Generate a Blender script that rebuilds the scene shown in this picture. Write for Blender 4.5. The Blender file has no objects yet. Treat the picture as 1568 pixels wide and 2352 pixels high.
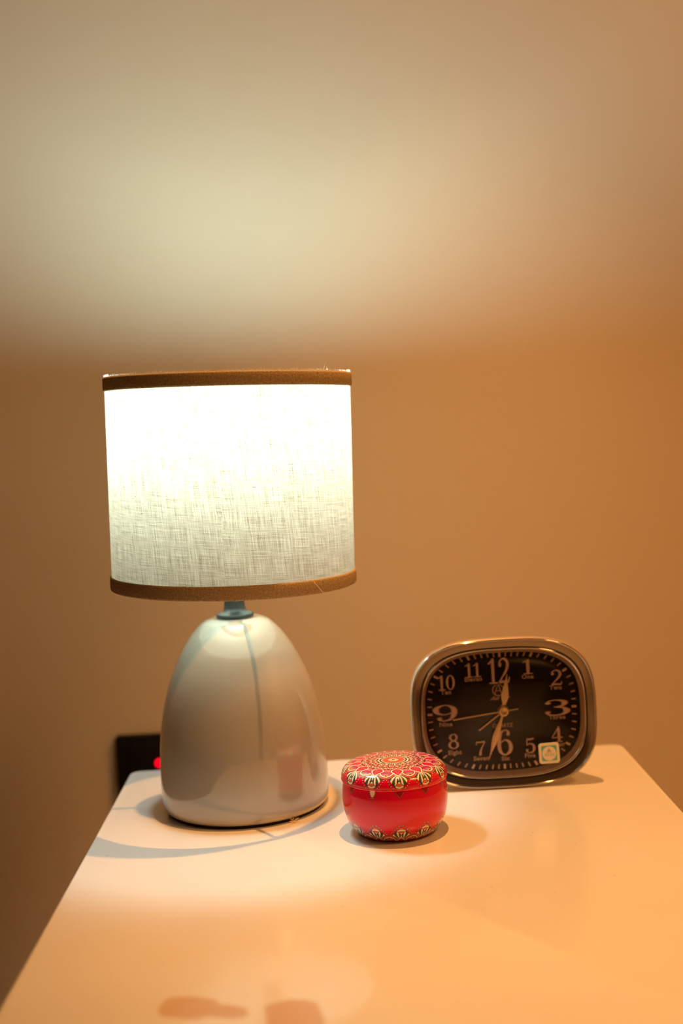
import bpy, math, random
import numpy as np
from mathutils import Vector, Matrix
random.seed(7)
SC = bpy.context.scene
PI = math.pi
R = math.radians
TT = 0.50                     # height of the nightstand top above the floor
H_EYE = 0.287                 # camera above the nightstand top

# ------------------------------------------------------------------ camera
cam_d = bpy.data.cameras.new('camera')
cam = bpy.data.objects.new('camera', cam_d)
SC.collection.objects.link(cam)
SC.camera = cam
SC.render.resolution_x, SC.render.resolution_y = 1568, 2352
cam_d.sensor_fit = 'VERTICAL'
cam_d.sensor_height = 36.0
cam_d.lens = 2850.0 / 2352.0 * 36.0
cam_d.clip_start = 0.02
cam.matrix_world = (Matrix.Translation((0, 0, TT + H_EYE)) @ Matrix.Rotation(-R(0.473), 4, 'Z')
                    @ Matrix.Rotation(R(90 - 4.246), 4, 'X') @ Matrix.Rotation(-R(3.1), 4, 'Z'))
cam_d.dof.use_dof = True
cam_d.dof.focus_distance = 0.852
cam_d.dof.aperture_fstop = 3.5

# ------------------------------------------------------------------ world and lights
w = bpy.data.worlds.new('world'); SC.world = w
w.use_nodes = True
w.node_tree.nodes['Background'].inputs[0].default_value = (0.9, 0.6, 0.4, 1)
w.node_tree.nodes['Background'].inputs[1].default_value = 0.02

def light(name, kind, loc, energy, color, **kw):
    d = bpy.data.lights.new(name, kind)
    d.energy = energy; d.color = color
    for k, v in kw.items(): setattr(d, k, v)
    o = bpy.data.objects.new(name, d); SC.collection.objects.link(o); o.location = loc
    return o

# the warm ceiling spot above the nightstand
spot = light('ceiling_spot', 'SPOT', (0.112, 0.900, TT + 1.43), 84.0, (1.0, 0.45, 0.125),
             spot_size=R(47), spot_blend=0.95, shadow_soft_size=0.008)
spot.rotation_euler = (R(-0.5), R(-2), 0)
# the room's warm ceiling lamp, behind and right of the photographer
room = light('room_lamp', 'AREA', (1.1, 0.2, TT + 1.75), 19.0, (1.0, 0.45, 0.12), shape='DISK', size=0.5)
BULB = 140.0                    # emission of the lamp's bulb

SC.view_settings.view_transform = 'Standard'
SC.view_settings.look = 'None'
SC.view_settings.gamma = 1.0
SC.view_settings.use_curve_mapping = False
SC.view_settings.exposure = 0.0
SC.cycles.sample_clamp_indirect = 4.0
SC.cycles.max_bounces = 10
SC.cycles.diffuse_bounces = 5
SC.cycles.transparent_max_bounces = 12

# ------------------------------------------------------------------ materials
def mat(name, color, rough=0.5, metal=0.0, coat=0.0, coat_rough=0.05, spec=0.5):
    m = bpy.data.materials.new(name); m.use_nodes = True
    b = m.node_tree.nodes['Principled BSDF']
    b.inputs['Base Color'].default_value = (*color, 1)
    b.inputs['Roughness'].default_value = rough
    b.inputs['Metallic'].default_value = metal
    b.inputs['Coat Weight'].default_value = coat
    b.inputs['Coat Roughness'].default_value = coat_rough
    b.inputs['Specular IOR Level'].default_value = spec
    return m

class NT:
    """small helper to wire nodes"""
    def __init__(s, m):
        s.t = m.node_tree; s.n = s.t.nodes; s.l = s.t.links
        s.b = s.n.get('Principled BSDF')
    def add(s, typ, **kw):
        n = s.n.new(typ)
        for k, v in kw.items():
            if k.startswith('i_'):
                key = k[2:].replace('_', ' ')
                n.inputs[int(key) if key.isdigit() else key].default_value = v
            else: setattr(n, k, v)
        return n
    def link(s, a, b): s.l.new(a, b)
    def math(s, op, a, b=None, c=None, clamp=False):
        n = s.n.new('ShaderNodeMath'); n.operation = op; n.use_clamp = clamp
        for i, v in enumerate((a, b, c)):
            if v is None: continue
            if hasattr(v, 'links'): s.l.new(v, n.inputs[i])
            else: n.inputs[i].default_value = v
        return n.outputs[0]
    def noise(s, vec, scale, detail=3.0, rough=0.5, sc3=None):
        if sc3:
            mp = s.n.new('ShaderNodeMapping'); mp.inputs['Scale'].default_value = sc3
            s.l.new(vec, mp.inputs['Vector']); vec = mp.outputs[0]
        n = s.n.new('ShaderNodeTexNoise'); n.inputs['Scale'].default_value = scale
        n.inputs['Detail'].default_value = detail; n.inputs['Roughness'].default_value = rough
        s.l.new(vec, n.inputs['Vector']); return n.outputs['Fac']
    def mixc(s, fac, a, b):
        n = s.n.new('ShaderNodeMix'); n.data_type = 'RGBA'
        for sock, v in ((n.inputs[0], fac), (n.inputs[6], a), (n.inputs[7], b)):
            if hasattr(v, 'links'): s.l.new(v, sock)
            elif isinstance(v, tuple): sock.default_value = (*v, 1) if len(v) == 3 else v
            else: sock.default_value = v
        return n.outputs[2]
    def ramp(s, fac, lo, hi):
        n = s.n.new('ShaderNodeMapRange'); n.inputs[1].default_value = lo; n.inputs[2].default_value = hi
        s.l.new(fac, n.inputs[0]); return n.outputs[0]
    def bump(s, h, strength, dist):
        n = s.n.new('ShaderNodeBump'); n.inputs['Strength'].default_value = strength
        n.inputs['Distance'].default_value = dist
        s.l.new(h, n.inputs['Height']); s.l.new(n.outputs[0], s.b.inputs['Normal'])
    def pos(s): return s.n.new('ShaderNodeNewGeometry').outputs['Position']
    def obj(s): return s.n.new('ShaderNodeTexCoord').outputs['Object']
    def uv(s): return s.n.new('ShaderNodeTexCoord').outputs['UV']

# painted plaster wall
M_wall = mat('painted_wall', (0.80, 0.74, 0.66), 0.75, spec=0.25)
t = NT(M_wall); p = t.pos()
n1 = t.noise(p, 3.0, 4); n2 = t.noise(p, 60.0, 4)
t.link(t.mixc(t.ramp(n1, 0.3, 0.7), (0.79, 0.66, 0.465), (0.82, 0.69, 0.495)), t.b.inputs['Base Color'])
t.bump(t.math('ADD', n1, t.math('MULTIPLY', n2, 0.08)), 0.25, 0.004)
M_ceil = mat('ceiling_paint', (0.78, 0.74, 0.68), 0.9)
M_wall2 = mat('darkened_wall', (0.34, 0.25, 0.17), 0.8, spec=0.2)  # unseen left and front walls, colour darkened to stand for a dimly lit room
M_floor = mat('wood_floor', (0.30, 0.17, 0.09), 0.4)
t = NT(M_floor); g = t.noise(t.pos(), 6.0, 5, 0.6, (1, 12, 1))
t.link(t.mixc(g, (0.20, 0.11, 0.055), (0.38, 0.22, 0.12)), t.b.inputs['Base Color'])
M_skirt = mat('white_skirting', (0.75, 0.72, 0.66), 0.4)

# white lacquered nightstand
M_lac = mat('white_lacquer', (0.80, 0.77, 0.73), 0.32, coat=0.6, coat_rough=0.09)
t = NT(M_lac); p = t.pos()
sp = t.ramp(t.noise(p, 420.0, 0), 0.83, 0.87)           # a few specks
n1 = t.noise(p, 9.0, 4)
base = t.mixc(t.ramp(n1, 0.35, 0.7), (0.80, 0.77, 0.73), (0.77, 0.735, 0.69))
sep = t.add('ShaderNodeSeparateXYZ'); t.link(p, sep.inputs[0])
wob = t.math('MULTIPLY', t.noise(p, 70.0, 3), 0.5)
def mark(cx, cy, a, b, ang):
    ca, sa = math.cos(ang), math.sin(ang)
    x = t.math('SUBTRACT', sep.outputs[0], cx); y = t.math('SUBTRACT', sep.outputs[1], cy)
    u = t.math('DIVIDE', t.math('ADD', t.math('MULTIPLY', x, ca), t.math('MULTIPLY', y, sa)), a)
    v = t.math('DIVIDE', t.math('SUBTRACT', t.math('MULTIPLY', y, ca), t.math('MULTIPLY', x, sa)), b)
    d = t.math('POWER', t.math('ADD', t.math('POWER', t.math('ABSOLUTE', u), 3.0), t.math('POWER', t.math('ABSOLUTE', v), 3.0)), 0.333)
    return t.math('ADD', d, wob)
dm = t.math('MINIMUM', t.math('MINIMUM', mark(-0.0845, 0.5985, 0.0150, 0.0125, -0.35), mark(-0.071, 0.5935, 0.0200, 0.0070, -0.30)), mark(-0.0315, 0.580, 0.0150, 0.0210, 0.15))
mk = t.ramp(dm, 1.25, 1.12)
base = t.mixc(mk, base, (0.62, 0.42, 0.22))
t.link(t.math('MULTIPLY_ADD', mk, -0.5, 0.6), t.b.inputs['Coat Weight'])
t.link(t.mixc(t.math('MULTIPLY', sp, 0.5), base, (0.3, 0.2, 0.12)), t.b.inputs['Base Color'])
t.link(t.math('ADD', 0.06, t.math('MULTIPLY', n1, 0.08)), t.b.inputs['Coat Roughness'])
t.bump(n1, 0.06, 0.002)
M_lacedge = mat('lacquer_edge_band', (0.74, 0.66, 0.58), 0.4, coat=0.3)
M_handle = mat('brushed_handle', (0.6, 0.55, 0.48), 0.35, metal=1.0)

# lamp
M_glaze = mat('taupe_glaze', (0.50, 0.44, 0.36), 0.35, coat=1.0, coat_rough=0.035)
M_glaze.node_tree.nodes['Principled BSDF'].inputs['Coat IOR'].default_value = 1.85
t = NT(M_glaze); p = t.obj(); n1 = t.noise(p, 14.0, 3)
t.link(t.mixc(t.ramp(n1, 0.3, 0.7), (0.375, 0.34, 0.265), (0.40, 0.362, 0.285)), t.b.inputs['Base Color'])
bn = t.add('ShaderNodeBump', i_Strength=0.08, i_Distance=0.004)
t.link(t.noise(p, 26.0, 2, 0.5, (1, 1, 0.35)), bn.inputs['Height']); t.link(bn.outputs[0], t.b.inputs['Coat Normal'])
M_rubber = mat('black_felt', (0.012, 0.010, 0.009), 0.9)
M_neck = mat('grey_green_metal', (0.045, 0.06, 0.062), 0.38, metal=0.2, coat=0.2)
M_socket = mat('white_plastic_socket', (0.75, 0.74, 0.7), 0.4)
M_wire = mat('fitter_wire', (0.55, 0.53, 0.48), 0.35, metal=0.6)
M_bulb = bpy.data.materials.new('lit_bulb'); M_bulb.use_nodes = True
t = NT(M_bulb); t.n.remove(t.b)
e = t.add('ShaderNodeEmission', i_Color=(0.72, 1.0, 1.0, 1), i_Strength=BULB)
t.link(e.outputs[0], t.n['Material Output'].inputs[0])

# linen shade: UV in metres (u round the shade, v up)
M_linen = bpy.data.materials.new('linen_fabric'); M_linen.use_nodes = True
t = NT(M_linen); uv = t.uv()
sk = t.add('ShaderNodeSeparateXYZ'); t.link(uv, sk.inputs[0])
cb = t.add('ShaderNodeCombineXYZ')                        # the cloth hangs a little off the straight
t.link(t.math('MULTIPLY_ADD', sk.outputs[1], 0.09, sk.outputs[0]), cb.inputs[0])
t.link(t.math('MULTIPLY_ADD', sk.outputs[0], 0.05, sk.outputs[1]), cb.inputs[1]); uv = cb.outputs[0]
warp = t.noise(uv, 1.0, 2, 0.6, (2500, 60, 1))            # fine upright threads
weft = t.noise(uv, 1.0, 2, 0.6, (60, 2300, 1))
warp2 = t.noise(uv, 1.0, 2, 0.6, (1100, 16, 1))
weft2 = t.noise(uv, 1.0, 3, 0.6, (30, 900, 1))
cell = t.noise(uv, 1500.0, 2, 0.6)
dens = t.math('ADD', t.math('ADD', t.math('MULTIPLY', warp, 0.36), t.math('MULTIPLY', weft, 0.30)),
              t.math('ADD', t.math('ADD', t.math('MULTIPLY', warp2, 0.20), t.math('MULTIPLY', weft2, 0.12)), t.math('MULTIPLY', cell, 0.16)))
thin = t.ramp(dens, 0.46, 0.70)                            # 0 open weave .. 1 dense
slub = t.math('MAXIMUM', t.ramp(t.noise(uv, 1.0, 1, 0.5, (1100, 45, 1)), 0.74, 0.79),
              t.ramp(t.noise(uv, 1.0, 1, 0.5, (120, 1300, 1)), 0.74, 0.79))
colt = t.mixc(thin, (0.34, 0.275, 0.20), (0.055, 0.042, 0.026))
colt = t.mixc(t.math('MULTIPLY', slub, 0.55), colt, (0.16, 0.11, 0.05))
cold = t.mixc(thin, (0.86, 0.80, 0.68), (0.60, 0.52, 0.40))
cold = t.mixc(slub, cold, (0.35, 0.26, 0.14))
tr = t.add('ShaderNodeBsdfTranslucent'); di = t.add('ShaderNodeBsdfDiffuse')
t.link(colt, tr.inputs[0]); t.link(cold, di.inputs[0])
mx = t.add('ShaderNodeMixShader', i_0=0.42)
t.link(di.outputs[0], mx.inputs[2]); t.link(tr.outputs[0], mx.inputs[1])
t.link(mx.outputs[0], t.n['Material Output'].inputs[0]); t.n.remove(t.b)

def twill(name, tr_amt):
    m = bpy.data.materials.new(name); m.use_nodes = True
    t = NT(m); uv = t.uv()
    mp = t.add('ShaderNodeMapping'); mp.inputs['Rotation'].default_value = (0, 0, R(45))
    t.link(uv, mp.inputs['Vector'])
    a = t.noise(mp.outputs[0], 1.0, 1, 0.5, (2400, 500, 1)); b = t.noise(mp.outputs[0], 1.0, 1, 0.5, (500, 2400, 1))
    f = t.ramp(t.math('ADD', a, b), 0.75, 1.25)
    c = t.mixc(f, (0.33, 0.235, 0.125), (0.58, 0.45, 0.27))
    di = t.add('ShaderNodeBsdfDiffuse'); tr = t.add('ShaderNodeBsdfTranslucent')
    t.link(c, di.inputs[0]); t.link(t.mixc(f, (0.20, 0.15, 0.04), (0.60, 0.50, 0.20)), tr.inputs[0])
    mx = t.add('ShaderNodeMixShader', i_0=tr_amt)
    t.link(di.outputs[0], mx.inputs[1]); t.link(tr.outputs[0], mx.inputs[2])
    t.link(mx.outputs[0], t.n['Material Output'].inputs[0]); t.n.remove(t.b)
    return m
M_twill = twill('tan_twill_tape', 0.12)
M_fuzz = mat('frayed_thread', (0.95, 0.88, 0.75), 0.8)
M_dust = mat('yellow_lint', (0.75, 0.60, 0.28), 0.9)

# clock
M_case = mat('champagne_plastic', (0.46, 0.34, 0.25), 0.35, metal=0.25, coat=0.4)
M_chrome = mat('smoked_chrome', (0.46, 0.42, 0.36), 0.10, metal=1.0)
M_bezel = mat('dark_bronze_gloss', (0.19, 0.145, 0.105), 0.14, metal=0.85)
M_lip = mat('satin_bronze_lip', (0.80, 0.60, 0.46), 0.35)
M_gap = mat('black_gap', (0.012, 0.008, 0.006), 0.3)
M_dial = mat('black_dial', (0.010, 0.006, 0.004), 0.45)
t = NT(M_dial); sp = t.noise(t.obj(), 900.0, 2)
t.link(t.mixc(sp, (0.006, 0.003, 0.002), (0.020, 0.011, 0.007)), t.b.inputs['Base Color'])
M_num = mat('rose_gold_numeral', (0.88, 0.60, 0.50), 0.35, metal=0.1)
M_tick = mat('rose_gold_tick', (0.62, 0.40, 0.32), 0.4, metal=0.1)
M_ink = mat('rose_gold_ink', (0.60, 0.39, 0.31), 0.5, metal=0.1)
M_gold = mat('gold_hand', (0.95, 0.68, 0.40), 0.35, metal=0.35)
M_stk = mat('sticker_cream', (0.80, 0.72, 0.56), 0.45)
M_teal = mat('sticker_teal', (0.13, 0.42, 0.34), 0.5)
M_glass = bpy.data.materials.new('clear_glass'); M_glass.use_nodes = True
t = NT(M_glass); t.n.remove(t.b)
ta = t.add('ShaderNodeBsdfTransparent', i_Color=(0.96, 0.95, 0.93, 1)); gl = t.add('ShaderNodeBsdfGlossy', i_Roughness=0.03)
fr = t.add('ShaderNodeFresnel', i_IOR=1.25); mx = t.add('ShaderNodeMixShader')
t.link(fr.outputs[0], mx.inputs[0]); t.link(ta.outputs[0], mx.inputs[1]); t.link(gl.outputs[0], mx.inputs[2])
t.link(mx.outputs[0], t.n['Material Output'].inputs[0])

# tin: printed enamel, colours carried on the mesh
M_tin = mat('printed_enamel', (0.7, 0, 0.02), 0.30, coat=0.85, coat_rough=0.03, spec=0.1)
t = NT(M_tin); at = t.add('ShaderNodeAttribute', attribute_name='print'); t.link(at.outputs['Color'], t.b.inputs['Base Color'])
M_tinmetal = mat('bare_tin', (0.6, 0.55, 0.5), 0.35, metal=1.0)

M_plate = mat('black_switch_plate', (0.006, 0.005, 0.005), 0.5, spec=0.2)
M_led = mat('red_indicator', (0.6, 0, 0), 0.4)
M_led.node_tree.nodes['Principled BSDF'].inputs['Emission Color'].default_value = (1.0, 0.0, 0.012, 1)
M_led.node_tree.nodes['Principled BSDF'].inputs['Emission Strength'].default_value = 2.4

# ------------------------------------------------------------------ object helpers
def tag(o, label=None, cat=None, group=None, kind=None):
    if label: o['label'] = label
    if cat: o['category'] = cat
    if group: o['group'] = group
    if kind: o['kind'] = kind
    return o

def link(o, parent=None):
    SC.collection.objects.link(o)
    if parent: o.parent = parent
    return o

def empty(name, loc, label, cat):
    o = bpy.data.objects.new(name, None); o.empty_display_size = 0.02
    link(o); o.location = loc
    return tag(o, label, cat)

def mesh(name, verts, faces, m, parent=None, smooth=True):
    me = bpy.data.meshes.new(name); me.from_pydata([tuple(v) for v in verts], [], faces)
    me.validate()
    if smooth: me.polygons.foreach_set('use_smooth', [True] * len(me.polygons))
    me.materials.append(m); me.update()
    return link(bpy.data.objects.new(name, me), parent)

class MB:
    """collects shapes into one mesh"""
    def __init__(s): s.v = []; s.f = []
    def add(s, v, f):
        k = len(s.v); s.v += [tuple(a) for a in v]; s.f += [tuple(i + k for i in q) for q in f]; return s
    def box(s, x0, x1, y0, y1, z0, z1, b=0.0):
        if b <= 0:
            v = [(x, y, z) for z in (z0, z1) for y in (y0, y1) for x in (x0, x1)]
            return s.add(v, [(0, 2, 3, 1), (4, 5, 7, 6), (0, 1, 5, 4), (2, 6, 7, 3), (0, 4, 6, 2), (1, 3, 7, 5)])
        # rounded in plan with chamfered top and bottom
        return s.prism([(x0, y0), (x1, y0), (x1, y1), (x0, y1)], z0, z1, b, b)
    def prism(s, plan, z0, z1, r, b):
        cx = sum(p[0] for p in plan) / 4; cy = sum(p[1] for p in plan) / 4
        hx = max(p[0] for p in plan) - cx; hy = max(p[1] for p in plan) - cy
        def ring(ins, z):
            out = []; rr = max(r - ins, 1e-5)
            for sx, sy, a0 in ((1, 1, 0), (-1, 1, 90), (-1, -1, 180), (1, -1, 270)):
                for k in range(7):
                    a = R(a0 + 15 * k)
                    out.append((cx + sx * (hx - r) + rr * math.cos(a), cy + sy * (hy - r) + rr * math.sin(a), z))
            return out
        rings = [ring(b, z0)] + [ring(b * (1 - math.sin(R(a))), z0 + b * (1 - math.cos(R(a)))) for a in (30, 60, 90)]
        rings += [ring(b * (1 - math.cos(R(a))), z1 - b * (1 - math.sin(R(a)))) for a in (0, 30, 60, 90)]
        n = 28; v = [q for rg in rings for q in rg]; f = []
        for i in range(len(rings) - 1):
            for j in range(n):
                f.append((i * n + j, i * n + (j + 1) % n, (i + 1) * n + (j + 1) % n, (i + 1) * n + j))
        f.append(tuple(range(n - 1, -1, -1))); f.append(tuple((len(rings) - 1) * n + j for j in range(n)))
        return s.add(v, f)
    def lathe(s, prof, n=96, cx=0, cy=0, cap0=False, cap1=False, z=0):
        v = []; f = []
        for r, h in prof:
            for j in range(n):
                a = 2 * PI * j / n; v.append((cx + r * math.sin(a), cy - r * math.cos(a), z + h))
        for i in range(len(prof) - 1):
            for j in range(n):
                f.append((i * n + j, i * n + (j + 1) % n, (i + 1) * n + (j + 1) % n, (i + 1) * n + j))
        if cap0: f.append(tuple(range(n - 1, -1, -1)))
        if cap1: f.append(tuple((len(prof) - 1) * n + j for j in range(n)))
        return s.add(v, f)
    def tube(s, pts, r, n=8, closed=False):
        pts = [Vector(p) for p in pts]; m = len(pts); v = []; f = []
        for i, p in enumerate(pts):
            a = pts[i - 1] if (i or closed) else p; b = pts[(i + 1) % m] if (i < m - 1 or closed) else p
            d = (b - a).normalized(); up = Vector((0, 0, 1)) if abs(d.z) < 0.9 else Vector((1, 0, 0))
            x = d.cross(up).normalized(); y = d.cross(x)
            rr = r[i] if isinstance(r, (list, tuple)) else r
            for j in range(n):
                t_ = 2 * PI * j / n; v.append(p + rr * (math.cos(t_) * x + math.sin(t_) * y))
        for i in range(m if closed else m - 1):
            for j in range(n):
                k = (i + 1) % m
                f.append((i * n + j, i * n + (j + 1) % n, k * n + (j + 1) % n, k * n + j))
        if not closed:
            f.append(tuple(range(n - 1, -1, -1))); f.append(tuple((m - 1) * n + j for j in range(n)))
        return s.add(v, f)
    def build(s, name, m, parent=None, smooth=True): return mesh(name, s.v, s.f, m, parent, smooth)

def catmull(P, per=8):
    P = [np.array(p, float) for p in P]; out = []
    Q = [2 * P[0] - P[1]] + P + [2 * P[-1] - P[-2]]
    for i in range(1, len(Q) - 2):
        for k in range(per):
            u = k / per
            out.append(0.5 * (2 * Q[i] + (Q[i + 1] - Q[i - 1]) * u + (2 * Q[i - 1] - 5 * Q[i] + 4 * Q[i + 1] - Q[i + 2]) * u * u
                              + (3 * Q[i] - Q[i - 1] - 3 * Q[i + 1] + Q[i + 2]) * u ** 3))
    out.append(P[-1]); return out

# ------------------------------------------------------------------ the room
XW0, XW1, YW0, YW1, ZC = -1.7, 1.9, -2.6, 1.24, TT + 2.0
MB().box(XW0, XW1, YW1, YW1 + 0.1, 0, ZC).build('wall_back', M_wall, smooth=False)['kind'] = 'structure'
MB().box(XW0 - 0.1, XW0, YW0, YW1 + 0.1, 0, ZC).build('wall_left', M_wall2, smooth=False)['kind'] = 'structure'
MB().box(XW1, XW1 + 0.1, YW0, YW1 + 0.1, 0, ZC).build('wall_right', M_wall, smooth=False)['kind'] = 'structure'
MB().box(XW0 - 0.1, XW1 + 0.1, YW0 - 0.1, YW0, 0, ZC).build('wall_front', M_wall2, smooth=False)['kind'] = 'structure'
MB().box(XW0 - 0.1, XW1 + 0.1, YW0 - 0.1, YW1 + 0.1, -0.1, 0).build('floor', M_floor, smooth=False)['kind'] = 'structure'
MB().box(XW0 - 0.1, XW1 + 0.1, YW0 - 0.1, YW1 + 0.1, ZC, ZC + 0.1).build('ceiling', M_ceil, smooth=False)['kind'] = 'structure'
MB().box(XW0, XW1, YW1 - 0.012, YW1, 0, 0.08).build('baseboard_back', M_skirt, smooth=False)['kind'] = 'structure'

# ------------------------------------------------------------------ nightstand
NX0, NX1, NY0, NY1 = -0.1815, 0.2355, 0.46, 1.035
ns = empty('nightstand', ((NX0 + NX1) / 2, (NY0 + NY1) / 2, 0),
           'white lacquered nightstand with a glossy top carrying the lamp, tin and clock', 'nightstand')
def NB(): return MB()
ox, oy = ns.location.x, ns.location.y
def shift(mb):
    mb.v = [(a - ox, b - oy, c) for a, b, c in mb.v]; return mb
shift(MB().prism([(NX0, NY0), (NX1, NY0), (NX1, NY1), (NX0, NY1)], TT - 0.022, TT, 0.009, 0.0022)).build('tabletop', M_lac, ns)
shift(MB().box(NX0 + 0.004, NX1 - 0.004, NY0 + 0.016, NY1 - 0.004, 0.06, TT - 0.022)).build('cabinet_body', M_lac, ns, False)
for k, (z0, z1) in enumerate(((0.07, 0.265), (0.27, 0.465))):
    d = shift(MB().box(NX0 + 0.007, NX1 - 0.007, NY0 - 0.002, NY0 + 0.016, z0, z1, 0.002)).build('drawer_front', M_lac, ns)
    zc = (z0 + z1) / 2 + 0.05; xc = (NX0 + NX1) / 2
    shift(MB().tube([(xc - 0.05, NY0, zc), (xc - 0.05, NY0 - 0.024, zc), (xc + 0.05, NY0 - 0.024, zc), (xc + 0.05, NY0, zc)], 0.004)
          ).build('drawer_handle', M_handle, d)
for sx in (NX0 + 0.03, NX1 - 0.03):
    for sy in (NY0 + 0.05, NY1 - 0.04):
        shift(MB().lathe([(0.014, 0), (0.018, 0.062)], 20, sx, sy, True, True)).build('leg', M_lac, ns)

# ------------------------------------------------------------------ table lamp
LX, LY = -0.0765, 0.9271
lamp = empty('table_lamp', (LX, LY, TT), 'lit table lamp with egg-shaped taupe ceramic base and drum linen shade', 'lamp')
prof = [(0.0565, 0.0022), (0.0600, 0.0022), (0.0618, 0.0034), (0.0628, 0.006), (0.0632, 0.012), (0.0634, 0.022), (0.0631, 0.032),
        (0.0628, 0.042), (0.0621, 0.052), (0.0609, 0.062), (0.0593, 0.071), (0.0571, 0.081), (0.0543, 0.091), (0.0508, 0.101),
        (0.0467, 0.1105), (0.0416, 0.1205), (0.0353, 0.130), (0.0310, 0.1352), (0.0272, 0.1390), (0.0243, 0.1412),
        (0.0205, 0.1428), (0.0165, 0.1436), (0.006, 0.1438)]
cm = [tuple(q) for q in catmull(prof, 4)]
base = MB().lathe(cm, 128, cap0=True, cap1=True).build('lamp_base', M_glaze, lamp)
MB().lathe([(0.0595, 0.0), (0.0595, 0.0024)], 96, cap0=True, cap1=True).build('foot_pad', M_rubber, lamp, False)
# neck with flange, up to the socket
MB().lathe([(0.0128, 0.1437), (0.0139, 0.1440), (0.0141, 0.1452), (0.0139, 0.1462), (0.0128, 0.1470), (0.0100, 0.1477), (0.0086, 0.1490),
            (0.0080, 0.1510), (0.0077, 0.1545), (0.0074, 0.160), (0.0074, 0.192)], 48, cap0=True, cap1=True).build('neck', M_neck, lamp)
MB().lathe([(0.0145, 0.188), (0.0165, 0.189), (0.0165, 0.234), (0.0185, 0.235), (0.0185, 0.240), (0.0150, 0.242), (0.0150, 0.246)], 40,
           cap0=True, cap1=True).build('bulb_socket', M_socket, lamp)
bulb = MB().lathe([(0.0205, 0.2615), (0.0256, 0.268), (0.0276, 0.2725), (0.0290, 0.280), (0.0296, 0.288), (0.0286, 0.297),
            (0.0252, 0.306), (0.0200, 0.313), (0.0120, 0.3175), (0.003, 0.319)], 40, cap1=True).build('bulb', M_bulb, lamp)
MB().lathe([(0.0135, 0.246), (0.0150, 0.252), (0.0195, 0.260), (0.0207, 0.2615)], 40).build('bulb_housing', M_socket, bulb)

# shade: a fabric drum, its own slight tilt
RS, HS = 0.0905, 0.155
shade_o = (0.001, 0, 0.1688); tilt = Matrix.Rotation(R(1.65), 4, 'Y')
n = 160; v = []; f = []; uvs = []
zs = np.linspace(0, HS, 21)
for z in zs:
    for j in range(n):
        a = 2 * PI * j / n; rr = RS
        v.append((rr * math.sin(a), -rr * math.cos(a), z))
for i in range(20):
    for j in range(n):
        f.append((i * n + j, i * n + (j + 1) % n, (i + 1) * n + (j + 1) % n, (i + 1) * n + j))
        ua, ub = (2 * PI * j / n - PI) * RS, (2 * PI * (j + 1) / n - PI) * RS
        uvs += [(ua, zs[i]), (ub, zs[i]), (ub, zs[i + 1]), (ua, zs[i + 1])]
def put_uv(o, uvs):
    l = o.data.uv_layers.new(name='UVMap'); l.data.foreach_set('uv', np.array(uvs, 'f').ravel())
shade = mesh('lamp_shade', v, f, M_linen, lamp); put_uv(shade, uvs)
shade.matrix_local = Matrix.Translation(shade_o) @ tilt
def trim(z0, z1, name, label):
    pr = [(RS - 0.0012, z0), (RS - 0.0002, z0 - 0.0008), (RS + 0.0010, z0 - 0.0003), (RS + 0.0013, z0 + 0.0006), (RS + 0.0013, z1 - 0.0006),
          (RS + 0.0010, z1 + 0.0003), (RS - 0.0002, z1 + 0.0008), (RS - 0.0012, z1), (RS - 0.0012, z0)]
    v = []; f = []; uvs = []; s = 0; S = [0]
    for a, b in zip(pr, pr[1:]): s += math.dist(a, b); S.append(s)
    for r_, h in pr:
        for j in range(n):
            a = 2 * PI * j / n; v.append((r_ * math.sin(a), -r_ * math.cos(a), h))
    for i in range(len(pr) - 1):
        for j in range(n):
            f.append((i * n + j, i * n + (j + 1) % n, (i + 1) * n + (j + 1) % n, (i + 1) * n + j))
            ua, ub = 2 * PI * j / n * RS, 2 * PI * (j + 1) / n * RS
            uvs += [(ua, S[i]), (ub, S[i]), (ub, S[i + 1]), (ua, S[i + 1])]
    o = mesh(name, v, f, M_twill, shade); put_uv(o, uvs); o['label'] = label
    return o
trim(0.0004, 0.0092, 'trim_tape', 'tan twill tape round the bottom rim of the shade')
trim(HS - 0.0088, HS - 0.0004, 'trim_tape', 'tan twill tape round the top rim of the shade')
# slanted seam where the bottom tape overlaps itself
a0, a1 = R(41), R(46.5); rr = RS + 0.00135
MB().tube([((rr) * math.sin(a0 + (a1 - a0) * k / 6), -(rr) * math.cos(a0 + (a1 - a0) * k / 6), 0.0088 - 0.0086 * k / 6) for k in range(7)], 0.00022, 5
          ).build('tape_seam', M_fuzz, shade)
# wire fitter: ring, hub and three arms
fit = MB()
zf = 0.030
fit.tube([((RS - 0.0022) * math.sin(2 * PI * k / 72), -(RS - 0.0022) * math.cos(2 * PI * k / 72), 0.004) for k in range(72)], 0.0009, 6, True)
fit.tube([(0.0185 * math.sin(2 * PI * k / 36), -0.0185 * math.cos(2 * PI * k / 36), zf) for k in range(36)], 0.0016, 6, True)
for a in (R(-90), R(30), R(150)):
    s_, c_ = math.sin(a), -math.cos(a)
    fit.tube([(q * s_, q * c_, z) for q, z in ((0.0185, zf), (0.040, zf), (0.060, zf - 0.004), (0.078, zf - 0.018), (RS - 0.0022, 0.004))], 0.0014, 6)
fit.build('shade_fitter', M_wire, shade)
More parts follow.
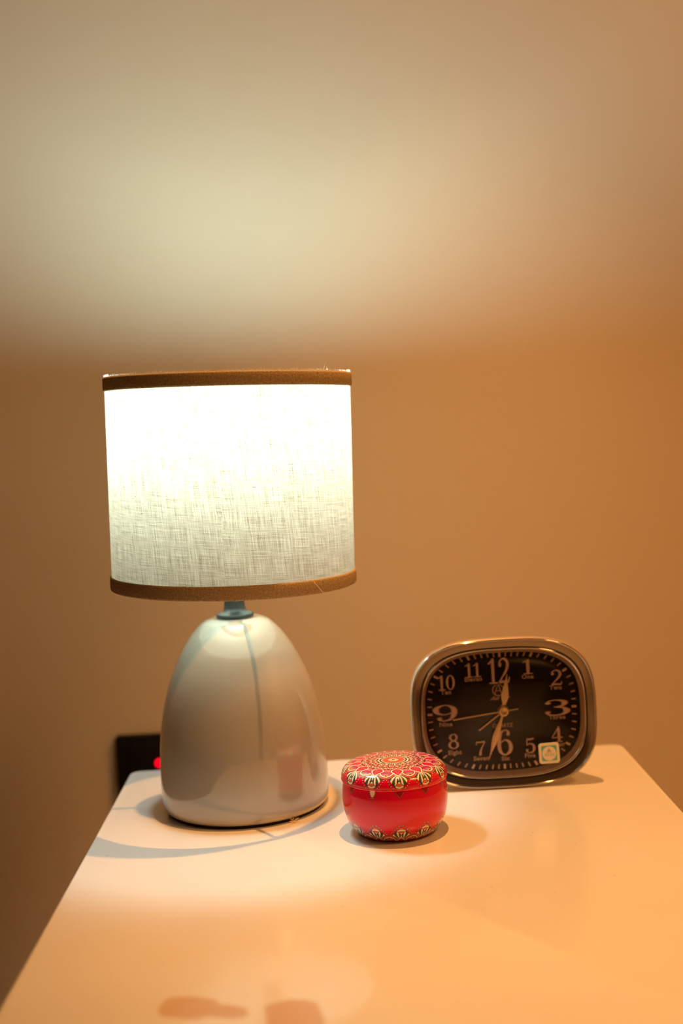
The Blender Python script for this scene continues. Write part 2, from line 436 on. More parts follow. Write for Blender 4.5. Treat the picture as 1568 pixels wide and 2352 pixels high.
# frayed threads standing on both rims
rng = random.Random(3); fz = MB()
def hair(a, z, L, up=1, curl=0.0, r=0.00007):
    pts = []; x, h = 0.0, 0.0; th = rng.uniform(-0.7, 0.7); k_ = 5 + int(abs(curl) * 3)
    for k in range(k_ + 1):
        pts.append(((RS + 0.0002) * math.sin(a + x / RS), -(RS + 0.0002) * math.cos(a + x / RS), z + up * h))
        x += math.sin(th) * L / k_; h += math.cos(th) * L / k_; th += curl + rng.uniform(-0.4, 0.4)
    fz.tube(pts, [r] * len(pts), 4)
for k in range(1500):
    a = rng.uniform(-PI, PI); hair(a, HS + 0.0002, abs(rng.gauss(0.0009, 0.0006)) + 0.0003, 1, rng.uniform(-0.5, 0.5))
for k in range(260):
    a = rng.uniform(-PI, PI); hair(a, -0.0002, rng.uniform(0.0003, 0.0009), -1, rng.uniform(-0.5, 0.5))
for a, L, c in ((0.22, .003, .2), (0.26, .004, 1.0), (0.33, .0035, -.6), (0.30, .003, .8), (0.41, .0045, -.15), (0.62, .0085, 1.15), (0.63, .004, -.2),
                (0.90, .006, .05), (0.83, .003, .8), (0.8, .003, -.6), (-0.5, .002, .3), (0.95, .003, .2), (0.05, .002, -.5)):
    hair(a, HS + 0.0002, L, 1, c, 0.00011)
o = fz.build('frayed_threads', M_fuzz, shade, False); o['kind'] = 'stuff'

# ------------------------------------------------------------------ printed tin
TX, TY = 0.0336, 0.8479
CREAM = (0.93, 0.76, 0.52); DARK = (0.035, 0.006, 0.008); SAL = (0.80, 0.13, 0.07); CRIM = (0.62, 0.0, 0.045)
MAG = (0.60, 0.01, 0.20); GREEN = (0.045, 0.085, 0.055); RED = (0.74, 0.001, 0.030); GREY = (0.26, 0.17, 0.17); PINK = (0.90, 0.27, 0.16)
def paint(col, m, c): col[m] = c
def layers(col, d, seq, region=None):
    """paint bands of a distance field from outside in: seq = [(limit, colour)...]"""
    for lim, c in seq:
        m = d < lim
        if region is not None: m &= region
        col[m] = c
def fan(col, x, y, y0, y1, hw):
    """pointed fan of cream and green feathers: narrow tip at y1, spread at y0"""
    ax = np.abs(x); tt = np.clip((y - y0) / (y1 - y0), 0, 1)
    lim = hw * (1 - tt ** 1.5)
    inside = (y > y0 - 3.5) & (y < y1) & (ax < np.where(y < y0, hw, lim))
    edge = np.minimum(lim - ax, (y1 - y) * 0.8)
    ap = y0 - 2.0
    rr = np.hypot(ax, y - ap); th = np.degrees(np.arctan2(ax, y - ap + 1e-6)) + 2.6 * rr - 8
    c = np.empty_like(col); c[:] = GREEN
    k = (th - 6) / 14.0; ki = np.floor(k).astype(int); fr = k - ki
    c[(ki % 2) == 1] = CREAM
    c[(fr < 0.16)] = DARK
    # tip: concentric arcs
    yt = y0 + (y1 - y0) * 0.36; d = np.hypot(x, (y - yt)); step = (y1 - yt) / 4.3
    wedge = (ax < (y - yt) * 0.78 + 0.25) & (y > yt - 0.3)
    c[(ax < (y - yt) * 0.78 + 0.75) & (y > yt - 0.8)] = DARK
    kk = d / step; kf = kk - np.floor(kk); kn = np.floor(kk).astype(int)
    c[wedge] = SAL
    c[wedge & (kn % 2 == 0)] = CREAM
    c[wedge & (kf > 0.8)] = DARK
    c[edge < 0.32] = DARK
    col[inside] = c[inside]
    # dotted fringe
    out = (y > y0 - 0.5) & ~inside
    for s_ in np.linspace(0.03, 1.0, 8):
        yy = y0 + (y1 - y0) * s_ + 0.5; xx = hw * (1 - s_ ** 1.5) + 1.25
        d = np.hypot(ax - xx, y - yy); m = out & (d < 0.62); col[m] = DARK
        col[out & (d < 0.30)] = CREAM
def petals(col, xa, xb, y, o):
    """o = outward distance offset. hearts on the fan axis (xa), round teardrops between (xb)"""
    ax = np.abs(xb)
    yc = o + 6.9; d = np.hypot(ax, y - yc) - 4.1
    neck = np.abs(ax) - (2.5 + 0.16 * (y - yc + 3.6) ** 2 * np.sign(-(y - yc + 3.6)).clip(0, 1) + 0.0)
    d = np.where(y < yc - 2.2, np.maximum(neck, (o + 0.2) - y), d)
    layers(col, d, [(2.5, DARK), (2.1, SAL), (1.5, DARK), (1.15, SAL), (0.85, DARK), (0.55, CREAM), (-0.15, DARK), (-0.4, CRIM)])
    inn = d < -0.4
    q = np.hypot(ax, (y - (yc + 3.2)) * 1.15)
    layers(col, q, [(5.2, DARK), (4.9, MAG), (3.8, DARK), (3.5, GREY), (2.8, DARK), (2.5, SAL), (1.7, DARK), (1.4, PINK), (0.8, DARK)], inn)
    for px, py in ((0, o + 1.8), (1.3, o + 1.4), (1.6, o + 3.4), (0.0, o + 3.6), (0.8, o + 4.4), (2.2, o + 4.6), (0.8, o + 2.5)):
        dd = np.hypot(ax - px, y - py); col[inn & (dd < 0.5)] = DARK; col[inn & (dd < 0.3)] = CREAM
    ax = np.abs(xa); t_ = np.clip((y - o - 0.6) / 9.6, 0, 1)
    hw = 3.5 * np.where(t_ < 0.4, np.sqrt(np.clip(1 - ((0.4 - t_) / 0.42) ** 2, 0, 1)), np.clip(1 - ((t_ - 0.4) / 0.6) ** 1.35, 0, 1))
    d = (ax - hw) * 0.85; d = np.where((y < o + 0.3) | (y > o + 10.4), 9, d)
    layers(col, d, [(0.95, DARK), (0.7, CREAM), (0.0, DARK), (-0.28, CRIM)])
    inn = d < -0.3
    for px, py in ((0, o + 3.2), (1.1, o + 4.4), (0.0, o + 5.2), (0.7, o + 6.2), (1.5, o + 3.2), (0, o + 7.2)):
        dd = np.hypot(ax - px, y - py); col[inn & (dd < 0.5)] = DARK; col[inn & (dd < 0.27)] = PINK
def small_ring(col, phi, s, s0, s1, N, off, ca, cb):
    a = (phi / (2 * PI) * N + off); a = (a - np.floor(a) - 0.5) * 2 * PI / N
    yc = (s0 + s1) / 2; hy = (s1 - s0) / 2; x = a * yc; wx = PI / N * yc * 0.92
    d = (np.hypot(x / wx, (s - yc) / hy) - 1) * min(wx, hy)
    layers(col, d, [(0.15, DARK), (-0.25, ca), (-0.70, DARK), (-1.0, CREAM), (-1.3, DARK), (-1.6, cb), (-2.2, (0.22, 0.02, 0.03))])
def tin_lid_colors(phi, s):
    col = np.empty((len(s), 3)); col[:] = RED
    Rr = np.minimum(s, 36.0)
    a = phi / (2 * PI) * 12; xa = (a - np.round(a)) * 2 * PI / 12 * Rr
    b = a + 0.5; xb = (b - np.round(b)) * 2 * PI / 12 * Rr
    fan(col, xa, s, 33.3, 43.8, 7.5)
    m = (s < 31); col[m] = (0.55, 0.03, 0.03)
    petals(col, xa, xb, s, 21.7)
    inner = s < 22.2
    col[inner] = (0.20, 0.03, 0.02)
    c2 = col.copy()
    small_ring(c2, phi, s, 16.8, 22.6, 12, 0.5, SAL, PINK)
    small_ring(c2, phi, s, 15.8, 21.0, 12, 0.0, SAL, CRIM)
    small_ring(c2, phi, s, 13.2, 17.6, 24, 0.25, SAL, CRIM)
    small_ring(c2, phi, s, 11.2, 14.8, 24, 0.5, SAL, CRIM)
    # scattered beads
    for N, rad, o_, cc in ((48, 19.6, 0, CREAM), (36, 21.6, 0.5, GREEN), (36, 15.3, 0.5, CREAM), (48, 12.4, 0.2, CREAM), (24, 17.8, 0.5, GREEN), (48, 21.0, 0.5, CREAM)):
        k = phi / (2 * PI) * N + o_; xx = (k - np.round(k)) * 2 * PI / N * rad
        dd = np.hypot(xx, s - rad); c2[dd < 0.62] = DARK; c2[dd < 0.42] = cc
    col[inner] = c2[inner]
    # medallion
    m = s < 10.9; col[m] = DARK
    k = phi / (2 * PI) * 40; fr = np.abs(k - np.round(k)); m = (s < 10.5) & (s > 9.5) & (fr < 0.32); col[m] = CREAM
    k = phi / (2 * PI) * 12; fr = np.abs(k - np.round(k)); m = (s > 10) & (s < 12.0 - fr * 14) & (fr < 0.16); col[m] = CREAM
    m = s < 8.8; col[m] = DARK; m = (s < 8.5) & (s > 7.4); col[m] = (0.45, 0.36, 0.16)
    k = phi / (2 * PI) * 24; fr = np.abs(k - np.round(k)); m = (s <= 7.4) & (s > 3.8) & (fr > 0.1); col[m] = (0.80, 0.05, 0.03)
    m = (s <= 7.2) & (s > 5.0) & (fr > 0.36); col[m] = SAL
    m = s <= 3.8; col[m] = (0.26, 0.19, 0.07); k = phi / (2 * PI) * 16; fr = np.abs(k - np.round(k))
    m = (s < 3.6) & (s > 1.2) & (fr < 0.26); col[m] = (0.80, 0.62, 0.34); m = s < 1.0; col[m] = DARK
    # bead of bare rim colour
    return col
def tin_body_colors(phi, s):
    """s = distance up the wall from the foot, mm"""
    col = np.empty((len(s), 3)); col[:] = RED
    Rr = 31.0
    a = phi / (2 * PI) * 12; xa = (a - np.round(a)) * 2 * PI / 12 * Rr
    b = a + 0.5; xb = (b - np.round(b)) * 2 * PI / 12 * Rr
    fan(col, xa, s, 8.2, 18.2, 6.8)
    petals(col, xa, xb, s, -2.4)
    m = s < 0; col[m] = DARK
    # tips that run on below the lid
    tip = s.max() - s
    ax = np.abs(xa) * 35 / 31
    long_ = (np.round(a).astype(int) % 12) == 11
    L = np.where(long_, 8.6, 5.9)
    d = (ax - 3.0 * (1 - np.clip((tip - 2.6) / (L - 2.6), 0, 1) ** 1.2))
    m = (tip < L) & (d < 0.0); col[m] = (0.40, 0.0, 0.03)
    m2 = m & (tip < L - 2.4) & (d < -1.0) & long_; col[m2] = SAL
    m2 = m & (tip < L - 3.6) & (d < -1.4) & long_; col[m2] = CREAM
    for s_ in np.linspace(0, 1, 6):
        yy = 2.6 + (L - 2.6) * s_ - 0.4; xx = 2.5 * (1 - s_ ** 1.2)
        dd = np.hypot(ax - xx, tip - yy); col[(dd < 0.5)] = DARK; col[(dd < 0.26)] = PINK
    return col
def printed_lathe(name, prof, fn, parent, N=1152, ds=0.2, seed_phi=0.0, rev=False):
    P = np.array(catmull(prof, 12)); seg = np.hypot(*(P[1:] - P[:-1]).T); S = np.concatenate([[0], np.cumsum(seg)])
    k = int(S[-1] / ds) + 1; s = np.linspace(0, S[-1], k)
    r_ = np.interp(s, S, P[:, 0]); z_ = np.interp(s, S, P[:, 1])
    phi = np.arange(N) * 2 * PI / N
    co = np.empty((k, N, 3))
    co[:, :, 0] = r_[:, None] * np.sin(phi); co[:, :, 1] = -r_[:, None] * np.cos(phi); co[:, :, 2] = z_[:, None]
    i = np.arange(k - 1)[:, None] * N; j = np.arange(N)[None, :]; j2 = (j + 1) % N
    q = np.stack([i + j, i + j2, i + N + j2, i + N + j], -1).reshape(-1, 4)
    if rev: q = q[:, ::-1]
    me = bpy.data.meshes.new(name); me.vertices.add(k * N); me.vertices.foreach_set('co', (co / 1000).ravel())
    me.loops.add(q.size); me.loops.foreach_set('vertex_index', np.ascontiguousarray(q).ravel().astype('i'))
    me.polygons.add(len(q)); me.polygons.foreach_set('loop_start', np.arange(0, q.size, 4, dtype='i'))
    me.polygons.foreach_set('loop_total', np.full(len(q), 4, 'i')); me.polygons.foreach_set('use_smooth', np.ones(len(q), bool))
    ss, pp = np.meshgrid(s, phi - seed_phi, indexing='ij')
    c = fn(pp.ravel(), ss.ravel())
    at = me.color_attributes.new('print', 'FLOAT_COLOR', 'POINT')
    at.data.foreach_set('color', np.concatenate([c, np.ones((len(c), 1))], 1).astype('f').ravel())
    me.materials.append(M_tin); me.update(calc_edges=True); me.validate()
    return link(bpy.data.objects.new(name, me), parent)
tin = empty('decorated_tin', (TX, TY, TT), 'small round red tin with mandala-patterned lid in front of the clock', 'tin')
PH = R(2.7)
lidp = [(0.05, 49.5), (6, 49.45), (14, 49.25), (22, 48.85), (28, 48.2), (31.8, 47.3), (34.2, 45.9), (35.8, 44.0), (36.6, 42.0), (36.8, 40.2), (36.75, 39.0)]
lid = printed_lathe('lid', lidp, tin_lid_colors, tin, seed_phi=PH, rev=True)
bodp = [(24.0, 0.05), (25.6, 0.3), (27.8, 1.5), (30.4, 4.0), (33.0, 8.0), (35.0, 13.0), (36.2, 19.0), (36.75, 25.0), (36.5, 31.0), (35.9, 35.5), (35.5, 38.8)]
tbody = printed_lathe('tin_body', bodp, tin_body_colors, tin, seed_phi=PH)
tbody['label'] = 'rounded red body with a band of fans at its foot'; lid['label'] = 'glossy lid printed with a red, cream and green mandala'
MB().lathe([(0.0368, 0.0390), (0.03705, 0.0387), (0.0370, 0.0383), (0.0362, 0.0382), (0.0350, 0.0386)], 128).build('rolled_rim', mat('red_enamel_rim', (0.78, 0.02, 0.02), 0.25, coat=0.8), lid)
MB().lathe([(0.0240, 0.0), (0.0243, 0.0001)], 64, cap0=True, cap1=True).build('tin_bottom', M_tinmetal, tin, False)

# ------------------------------------------------------------------ alarm clock
ck = empty('alarm_clock', (0.1235, 0.9259, TT), 'rounded rectangular alarm clock with black dial and bronze bezel behind the tin', 'clock')
CKROT = Matrix.Rotation(R(0.9), 4, 'Z')
# local frame of the dial: x right, y up, z towards the viewer (mm) -> clock space
LEAN = R(2.0)
FR = CKROT @ Matrix.Rotation(R(90) - LEAN, 4, 'X')
def dial_obj(o, x=0, y=0, z=0):
    o.matrix_local = FR @ Matrix.Translation((x / 1000, y / 1000, z / 1000))
    return o
CX, CY = -0.6, 58.0              # dial centre, mm
def sup(ax, ay, nn, N=144):
    out = []
    for k in range(N):
        a = 2 * PI * k / N; c, s_ = math.cos(a), math.sin(a)
        out.append((ax * math.copysign(abs(c) ** (2 / nn), c), ay * math.copysign(abs(s_) ** (2 / nn), s_)))
    # even spacing
    P = np.array(out + out[:1]); S = np.concatenate([[0], np.cumsum(np.hypot(*(P[1:] - P[:-1]).T))])
    q = np.linspace(0, S[-1], N + 1)[:-1]
    return [(np.interp(t_, S, P[:, 0]), np.interp(t_, S, P[:, 1])) for t_ in q]
def sweep(name, rings, m, parent, cap0=False, cap1=False):
    """rings = (half width, half height, exponent, z, centre y shift) in mm around the dial centre"""
    v = []; f = []; N = 144
    for ax, ay, nn, z, dy in rings:
        v += [((CX + x) / 1000, (CY + dy + y) / 1000, z / 1000) for x, y in sup(ax, ay, nn, N)]
    for i in range(len(rings) - 1):
        for j in range(N): f.append((i * N + j, i * N + (j + 1) % N, (i + 1) * N + (j + 1) % N, (i + 1) * N + j))
    if cap0: f.append(tuple(range(N - 1, -1, -1)))
    if cap1: f.append(tuple((len(rings) - 1) * N + j for j in range(N)))
    return dial_obj(mesh(name, v, f, m, parent))
case = sweep('case', [(48, 40, 3.2, -46, -8), (52, 44, 3.2, -45, -6), (55, 46.5, 3.2, -42, -5), (60, 51, 3.2, -26, -3), (66, 54.5, 3.2, -16, -1.0),
        (69.8, 56.6, 3.2, -10, 0), (70.9, 57.6, 3.2, -6, 0), (71.1, 57.8, 3.2, -3, 0), (70.8, 57.5, 3.2, -1.0, 0), (70.1, 56.8, 3.2, -0.2, 0)], M_case, ck, True)
sweep('chrome_rim', [(70.1, 56.8, 3.2, -0.3, 0), (69.8, 56.5, 3.2, 0.5, 0), (69.2, 55.9, 3.2, 0.8, 0), (68.7, 55.4, 3.2, 0.4, 0), (68.5, 55.2, 3.2, -0.3, 0)], M_chrome, ck)
sweep('bezel', [(68.5, 55.2, 3.2, -0.3, 0), (67.4, 54.1, 3.18, -0.45, 0), (66.2, 52.9, 3.15, -0.75, 0), (65.0, 51.7, 3.12, -1.15, 0), (64.0, 50.6, 3.1, -1.5, 0)], M_bezel, ck)
sweep('black_groove', [(64.0, 50.6, 3.1, -1.5, 0), (63.9, 50.5, 3.1, -2.6, 0), (63.4, 50.0, 3.08, -2.6, 0)], M_gap, ck)  # recessed black groove between bezel and inner ring
sweep('inner_ring', [(63.4, 50.0, 3.08, -2.6, 0), (63.2, 49.8, 3.08, -1.5, 0), (62.7, 49.3, 3.06, -1.1, 0), (62.2, 48.8, 3.04, -1.3, 0), (61.9, 48.5, 3.02, -1.9, 0)], M_chrome, ck)
sweep('dial_lip', [(61.9, 48.5, 3.02, -1.8, 0), (60.9, 47.3, 3.0, -3.4, 0.1), (59.3, 45.3, 3.0, -6.3, 0.4)], M_lip, ck)
ZD = -6.0
sweep('dial', [(59.9, 46.2, 3.0, ZD - 1, 0.3), (59.7, 46.0, 3.0, ZD, 0.3)], M_dial, ck, False, True)
sweep('glass', [(61.6, 48.2, 3.02, -2.0, 0), (60.5, 47.3, 3.0, -1.6, 0), (50, 39, 2.9, -0.9, 0), (25, 20, 2.5, -0.7, 0)], M_glass, ck, False, True)
PARX, PARY = 0.9, -1.1          # the dial lies a little behind the glass plane

def strip(mb, pts, z0, z1, sx=1.0, sy=1.0, ox=0, oy=0, ch=0.28):
    """raised stroke: pts (x, y, width) in unit space, scaled, chamfered edges"""
    P = catmull(pts, 7) if len(pts) > 2 else [np.array(p, float) for p in pts]
    n_ = len(P); v = []; f = []
    for i, q in enumerate(P):
        a = P[max(i - 1, 0)]; b = P[min(i + 1, n_ - 1)]; d = np.array([b[0] - a[0], b[1] - a[1]]); d /= (np.hypot(*d) + 1e-9)
        nx, ny = -d[1], d[0]; qw = q[2] + 0.006 * (sx != 1.0)
        for k, zz in ((-1, z0), (-(1 - ch), z1), ((1 - ch), z1), (1, z0)):
            v.append(((ox + sx * (q[0] + nx * qw / 2 * k)) / 1000, (oy + sy * (q[1] + ny * qw / 2 * k)) / 1000, zz / 1000))
    for i in range(n_ - 1):
        for k in range(3): f.append((i * 4 + k, (i + 1) * 4 + k, (i + 1) * 4 + k + 1, i * 4 + k + 1))
    f.append((0, 1, 2, 3)); e_ = (n_ - 1) * 4; f.append((e_ + 3, e_ + 2, e_ + 1, e_))
    mb.add(v, f)
def ball(mb, x, y, r_, z0, z1, sx, sy, ox, oy):
    n_ = 14; v = []
    for rr, zz in ((1, z0), (0.65, z1)):
        v += [((ox + sx * (x + r_ * rr * math.cos(2 * PI * k / n_))) / 1000, (oy + sy * (y + r_ * rr * math.sin(2 * PI * k / n_))) / 1000, zz / 1000) for k in range(n_)]
    mb.add(v, [(k, (k + 1) % n_, n_ + (k + 1) % n_, n_ + k) for k in range(n_)] + [tuple(n_ + k for k in range(n_))])
def ell(cx, cy, rx, ry, thick, thin_, n_=22):
    return [(cx + rx * math.cos(2 * PI * k / n_), cy + ry * math.sin(2 * PI * k / n_), thin_ + (thick - thin_) * abs(math.cos(2 * PI * k / n_)) ** 1.5) for k in range(n_ + 1)]
SIX = [[(.545, .86, .10), (.47, .955, .07), (.34, .985, .06), (.17, .86, .13), (.09, .5, .185), (.13, .17, .15), (.33, .015, .06), (.54, .13, .15),
        (.60, .32, .185), (.53, .52, .13), (.36, .60, .06), (.2, .53, .05), (.12, .42, .04)]]
G = {  # strokes, balls, width
 '0': ([ell(.31, .5, .23, .47, .17, .06)], [], .62),
 '1': ([[(.27, 1.0, .06), (.27, .9, .17), (.27, .08, .17), (.27, .0, .17)], [(.0, .79, .06), (.1, .83, .08), (.27, .95, .11)], [(.04, .03, .065), (.52, .03, .065)]], [], .52),
 '2': ([[(.09, .74, .10), (.10, .86, .08), (.29, .975, .07), (.49, .89, .14), (.54, .72, .175), (.46, .52, .14), (.27, .30, .09), (.06, .07, .07)],
        [(.03, .05, .10), (.3, .07, .12), (.56, .05, .10)], [(.56, .04, .09), (.60, .15, .07), (.61, .25, .05)]], [(.12, .735, .095)], .65),
 '3': ([[(.10, .80, .10), (.15, .92, .07), (.32, .975, .07), (.51, .90, .14), (.55, .76, .17), (.47, .60, .11), (.27, .53, .05)],
        [(.27, .53, .05), (.50, .47, .11), (.60, .28, .185), (.51, .08, .13), (.31, .015, .07), (.13, .07, .07), (.08, .19, .10)]], [(.12, .785, .09), (.11, .21, .09)], .68),
 '4': ([[(.47, .98, .08), (.25, .64, .06), (.03, .31, .06)], [(.02, .285, .075), (.68, .285, .075)], [(.45, 1.0, .08), (.46, .8, .16), (.46, .0, .17)], [(.28, .025, .055), (.66, .025, .055)]], [], .70),
 '5': ([[(.12, .93, .12), (.35, .91, .12), (.56, .96, .09)], [(.13, .97, .06), (.11, .75, .06), (.10, .52, .05)],
        [(.10, .52, .05), (.28, .61, .07), (.50, .53, .14), (.57, .31, .185), (.48, .08, .13), (.29, .015, .07), (.12, .08, .07), (.08, .18, .10)]], [(.11, .20, .09)], .66),
 '6': (SIX, [(.50, .83, .085)], .70),
 '7': ([[(.05, .93, .11), (.3, .92, .12), (.60, .95, .11)], [(.06, .98, .06), (.045, .74, .05)], [(.60, .94, .06), (.44, .62, .08), (.31, .32, .13), (.27, .02, .17)]], [], .64),
 '8': ([ell(.33, .755, .20, .215, .14, .06), ell(.33, .265, .25, .245, .16, .06)], [], .66),
 '9': ([[(.69 - x, 1 - y, w_) for x, y, w_ in SIX[0]]], [(.19, .17, .085)], .70)}
def numeral(txt, cx, cy, w_mm, h_mm):
    mb = MB(); tot = sum(G[c][2] for c in txt) + 0.04 * (len(txt) - 1); sx = w_mm / tot; x0 = 0
    cx += PARX; cy += PARY
    for c in txt:
        for st in G[c][0]: strip(mb, st, ZD, ZD + 0.9, sx, h_mm, cx - w_mm / 2 + x0 * sx, cy - h_mm / 2)
        for bx_, by_, br in G[c][1]: ball(mb, bx_, by_, br, ZD, ZD + 0.93, sx, h_mm, cx - w_mm / 2 + x0 * sx, cy - h_mm / 2)
        x0 += G[c][2] + 0.04
    o = mb.build('numeral', M_num, ck, False); dial_obj(o); o['label'] = 'raised rose gold numeral ' + txt
    return o
NUMS = [('12', -3.2, 90.9, 16.5, 19.5), ('1', 19.0, 92.8, 7.6, 11.3), ('2', 40.6, 83.2, 8.8, 11.8), ('3', 39.8, 60.2, 20.4, 12.0), ('4', 39.0, 39.6, 8.6, 11.8),
        ('5', 18.2, 32.2, 7.9, 11.6), ('6', -1.2, 35.6, 12.2, 19.6), ('7', -20.0, 32.2, 7.6, 11.4), ('8', -40.6, 38.9, 8.3, 11.6), ('9', -45.8, 61.0, 19.2, 12.2),
        ('10', -43.8, 84.2, 13.0, 11.3), ('11', -23.0, 92.6, 12.0, 11.0)]
for a in NUMS: numeral(*a)
# 60 raised minute marks
for k in range(60):
    a = R(6 * k); s_, c_ = math.sin(a), math.cos(a)
    rad = (abs(s_ / 55.3) ** 3.0 + abs(c_ / 43.0) ** 3.0) ** (-1 / 3.0)
    x, y = CX - 1.0 + rad * s_ + 0.3, CY + 1.2 + rad * c_
    hour = k % 5 == 0; L, W = (3.7, 1.9) if hour else (3.5, 1.3)
    mb = MB(); strip(mb, [(0, -L / 2, W), (0, L / 2, W)], 0, 0.7, 1, 1, 0, 0, 0.3)
    o = mb.build('minute_mark', M_num if hour else M_tick, ck, False)
    o.matrix_local = FR @ Matrix.Translation((x / 1000, y / 1000, ZD / 1000)) @ Matrix.Rotation(-a, 4, 'Z')
    if hour: o['label'] = 'broader, brighter five-minute mark'
# small printed words
def word(txt, x, y, size, m=M_ink, z=ZD, shear=0.0, parent=None, name='word', sx=1.0, bold=0.03):
    c = bpy.data.curves.new('w', 'FONT'); c.body = txt; c.size = 1.0; c.align_x = 'CENTER'; c.align_y = 'CENTER'
    c.extrude = 0.05; c.offset = bold; c.shear = shear; c.resolution_u = 3; c.space_character = 1.08
    to = bpy.data.objects.new('w', c); SC.collection.objects.link(to)
    bpy.context.view_layer.update()
    me = bpy.data.meshes.new_from_object(to); bpy.data.objects.remove(to)
    me.materials.clear(); me.materials.append(m)
    o = bpy.data.objects.new(name, me); link(o, parent or ck)
    o.matrix_local = FR @ Matrix.Translation(((x + PARX) / 1000, (y + PARY) / 1000, z / 1000 + 0.00005)) @ Matrix.Diagonal((size * sx / 1000, size / 1000, size / 1000, 1))
    o['label'] = 'small printed word ' + txt if len(txt) > 2 else 'small printed letters'
    return o
for txt, x, y in (('One', 18.6, 85.0), ('Two', 39.8, 75.4), ('Three', 39.8, 52.6), ('Four', 39.9, 31.6), ('Five', 17.6, 24.2), ('Six', -1.4, 23.2), ('Seven', -19.9, 24.3),
                  ('Eight', -40.0, 30.0), ('Nine', -45.8, 52.0), ('Ten', -44.4, 76.6), ('Eleven', -23.0, 85.5)):
    word(txt, x, y, 4.6, sx=1.05)
word('QUARTZ', -2.4, 48.6, 3.9, sx=0.95)
word('Am', -7.6, 69.9, 4.2, shear=0.6); word('er', 1.4, 69.9, 4.2, shear=0.6)
# emblem: a letter A inside a ring open at the top
mb = MB(); ex, ey = -4.4 + PARX, 76.2 + PARY
strip(mb, [(-1.3, 4.0, .7), (-3.6, 2.4, .9), (-4.2, -0.6, 1.0), (-2.6, -3.4, 1.0), (0, -4.4, 1.0), (2.6, -3.4, 1.0), (4.2, -0.6, 1.0), (3.6, 2.4, .9), (1.3, 4.0, .7)], ZD, ZD + 0.4, 1, 1, ex, ey)
strip(mb, [(-2.6, -3.0, 1.0), (-1.6, 0.4, .8), (0.4, 4.4, .6)], ZD, ZD + 0.4, 1, 1, ex, ey)
strip(mb, [(2.4, -2.8, .9), (1.5, 0.2, .9), (0.4, 4.4, .6)], ZD, ZD + 0.4, 1, 1, ex, ey)
strip(mb, [(-1.7, -0.4, .6), (1.7, -0.4, .6)], ZD, ZD + 0.4, 1, 1, ex, ey)
o = mb.build('emblem', M_ink, ck, False); dial_obj(o); o['label'] = 'rose gold ring emblem with a letter A'
# hands
HX, HY = -0.4, 59.0
def leaf(name, tx, ty, wmax, tpos, z, m, label, tail=None, wtip=0.5, w0=1.6):
    dx, dy = tx - HX, ty - HY; L = math.hypot(dx, dy); a = math.atan2(-dx, dy)
    pts = [(0, -(tail or 0), w0 * .8), (0, 0, w0)]
    if tpos: pts += [(0, L * 0.18, w0), (0, L * tpos, wmax), (0, L * (tpos + .16), wmax * .86), (0, L * 0.82, wmax * .35), (0, L, wtip)]
    else: pts += [(0, L, w0)]
    mb = MB()
    if tpos: strip(mb, pts, 0, 0.25, 1, 1, 0, 0, 0.9)
    else: strip(mb, [pts[0], pts[-1]], 0, 0.3, 1, 1, 0, 0, 0.6)
    o = mb.build(name, m, ck, False); o['label'] = label
    o.matrix_local = FR @ Matrix.Translation((HX / 1000, HY / 1000, z / 1000)) @ Matrix.Rotation(a, 4, 'Z')
    return o
leaf('alarm_hand', -19.9, 45.0, 0, 0, ZD + 1.3, M_gold, 'short thin alarm hand', 0, w0=1.35)
leaf('hour_hand', 3.5, 87.4, 5.6, 0.38, ZD + 1.8, M_gold, 'leaf-shaped gold hour hand pointing to twelve', 0, w0=2.6)
leaf('minute_hand', -13.4, 22.8, 4.8, 0.48, ZD + 2.3, M_gold, 'leaf-shaped gold minute hand pointing just past six', 0, w0=2.0)
leaf('second_hand', -39.6, 54.6, 0, 0, ZD + 2.9, M_gold, 'long thin second hand with a short counter tail', 11.2, w0=1.15)
hub = MB().lathe([(0.0046, -0.0005), (0.0046, 0.0016), (0.0041, 0.0022), (0.0039, 0.0036), (0.0034, 0.0040), (0.0020, 0.0041), (0.0018, 0.0037), (0.0002, 0.0037)], 40, cap0=True)
o = hub.build('hand_hub', M_gold, ck); o.matrix_local = FR @ Matrix.Translation((HX / 1000, HY / 1000, ZD / 1000))
# square sticker on the glass
def rrect(hw, r_, z0, z1, n_=6):
    pts = []
    for sx, sy, a0 in ((1, 1, 0), (-1, 1, 90), (-1, -1, 180), (1, -1, 270)):
        pts += [(sx * (hw - r_) + r_ * math.cos(R(a0 + 90 * k / n_)), sy * (hw - r_) + r_ * math.sin(R(a0 + 90 * k / n_))) for k in range(n_ + 1)]
    N = len(pts); v = [(x / 1000, y / 1000, z0 / 1000) for x, y in pts] + [(x * .985 / 1000, y * .985 / 1000, z1 / 1000) for x, y in pts]
    return v, [(k, (k + 1) % N, N + (k + 1) % N, N + k) for k in range(N)] + [tuple(N + k for k in range(N))]
SM = FR @ Matrix.Translation((0.0323, 0.0254, -0.0007)) @ Matrix.Rotation(R(1.5), 4, 'Z')
def stk(name, v, f, m, parent=ck, dz=0.0):
    o = mesh(name, v, f, m, parent, False)
    if parent is ck: o.matrix_local = SM
    return o
st = stk('sticker', *rrect(7.9, 2.2, 0, 0.25), M_stk); st['label'] = 'cream and teal square sticker'
stk('sticker_square', *rrect(5.9, 1.0, 0.25, 0.30), M_teal, st)
v = [(0.0050 * math.cos(2 * PI * k / 40), 0.0050 * math.sin(2 * PI * k / 40) - 0.0002, 0.00034) for k in range(40)] + [(0.0054 * math.cos(2 * PI * k / 40), 0.0054 * math.sin(2 * PI * k / 40) - 0.0002, 0.0003) for k in range(40)]
stk('sticker_disc', v, [tuple(range(40))] + [(k, 40 + k, 40 + (k + 1) % 40, (k + 1) % 40) for k in range(40)], M_stk, st)
mb = MB(); Z0, Z1 = 0.34, 0.38
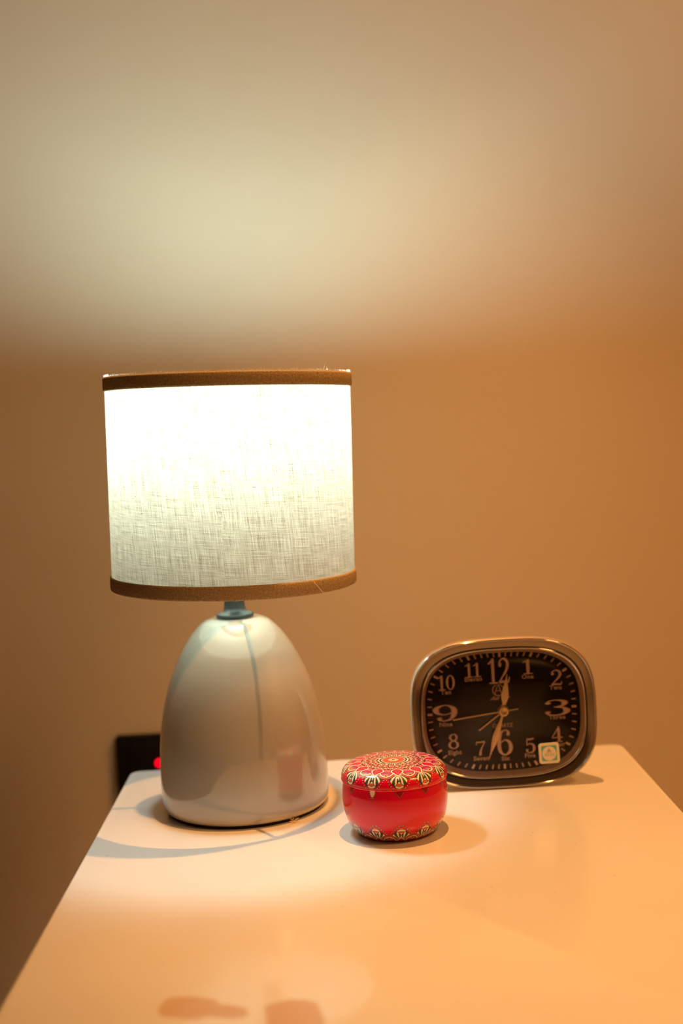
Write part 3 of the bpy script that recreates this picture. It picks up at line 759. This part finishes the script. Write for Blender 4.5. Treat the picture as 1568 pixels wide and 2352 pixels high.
strip(mb, [(0, 3.7, .3), (-.9, 1.6, 1.0)], Z0, Z1); strip(mb, [(0, 3.7, .3), (.9, 1.6, 1.0)], Z0, Z1); strip(mb, [(-1.3, 1.5, .7), (1.3, 1.5, .7)], Z0, Z1)
strip(mb, [(-2.4, .6, .35), (2.4, .6, .35)], Z0, Z1)
for k in range(4):      # four small square characters
    cx_ = -3.0 + 2.0 * k; cy_ = -1.2
    for dy in (-.8, 0, .8): strip(mb, [(cx_ - .65, cy_ + dy, .22), (cx_ + .65, cy_ + dy, .22)], Z0, Z1)
    for dx in (-.5, .5) if k % 2 else (0, .6): strip(mb, [(cx_ + dx, cy_ - .9, .22), (cx_ + dx, cy_ + .9, .22)], Z0, Z1)
stk('sticker_print', mb.v, mb.f, mat('sticker_green_ink', (0.28, 0.36, 0.20), 0.6), st)

# ------------------------------------------------------------------ switch plate on the wall, low behind the lamp
pl = empty('switch_plate', (-0.187, YW1, TT - 0.0615), 'black square switch plate on the wall low behind the lamp', 'switch')
def wallbox(hw, hh, d0, d1, r_, b):
    mb = MB().prism([(-hw, -hh), (hw, -hh), (hw, hh), (-hw, hh)], d0, d1, r_, b)
    mb.v = [(x, -z, y) for x, y, z in mb.v]; mb.f = [q[::-1] for q in mb.f][:]; mb.f = [q[::-1] for q in mb.f]
    return mb
wallbox(0.043, 0.043, 0.0, 0.009, 0.003, 0.0015).build('plate', M_plate, pl)
wallbox(0.030, 0.034, 0.009, 0.011, 0.002, 0.0008).build('rocker', M_plate, pl)
o = wallbox(0.0062, 0.0040, 0.011, 0.0125, 0.0035, 0.0006); 
o.v = [(x + 0.0030, y, z + 0.0145) for x, y, z in o.v]; o = o.build('indicator_light', M_led, pl); o['label'] = 'glowing red indicator'

# ------------------------------------------------------------------ a wisp of lint beside the lamp's foot
rng = random.Random(11); mb = MB()
for k in range(16):
    p0 = Vector((rng.gauss(0, .0012), rng.gauss(0, .0010), 0.0003)); d = Vector((rng.uniform(-1, 1), rng.uniform(-1, 1), rng.uniform(0, .8))); pts = []
    for q in range(9):
        pts.append(tuple(p0)); p0 = p0 + d.normalized() * 0.0007; d += Vector((rng.uniform(-.8, .8), rng.uniform(-.8, .8), rng.uniform(-.5, .5)))
        p0.z = min(max(p0.z, 0.0002), 0.004)
    mb.tube(pts, 0.00012, 4)
o = mb.build('lint_wisp', M_dust, None, False); o.location = (-0.0385, 0.8738, TT)
tag(o, 'tiny yellowish wisp of lint at the front foot of the lamp', 'lint')
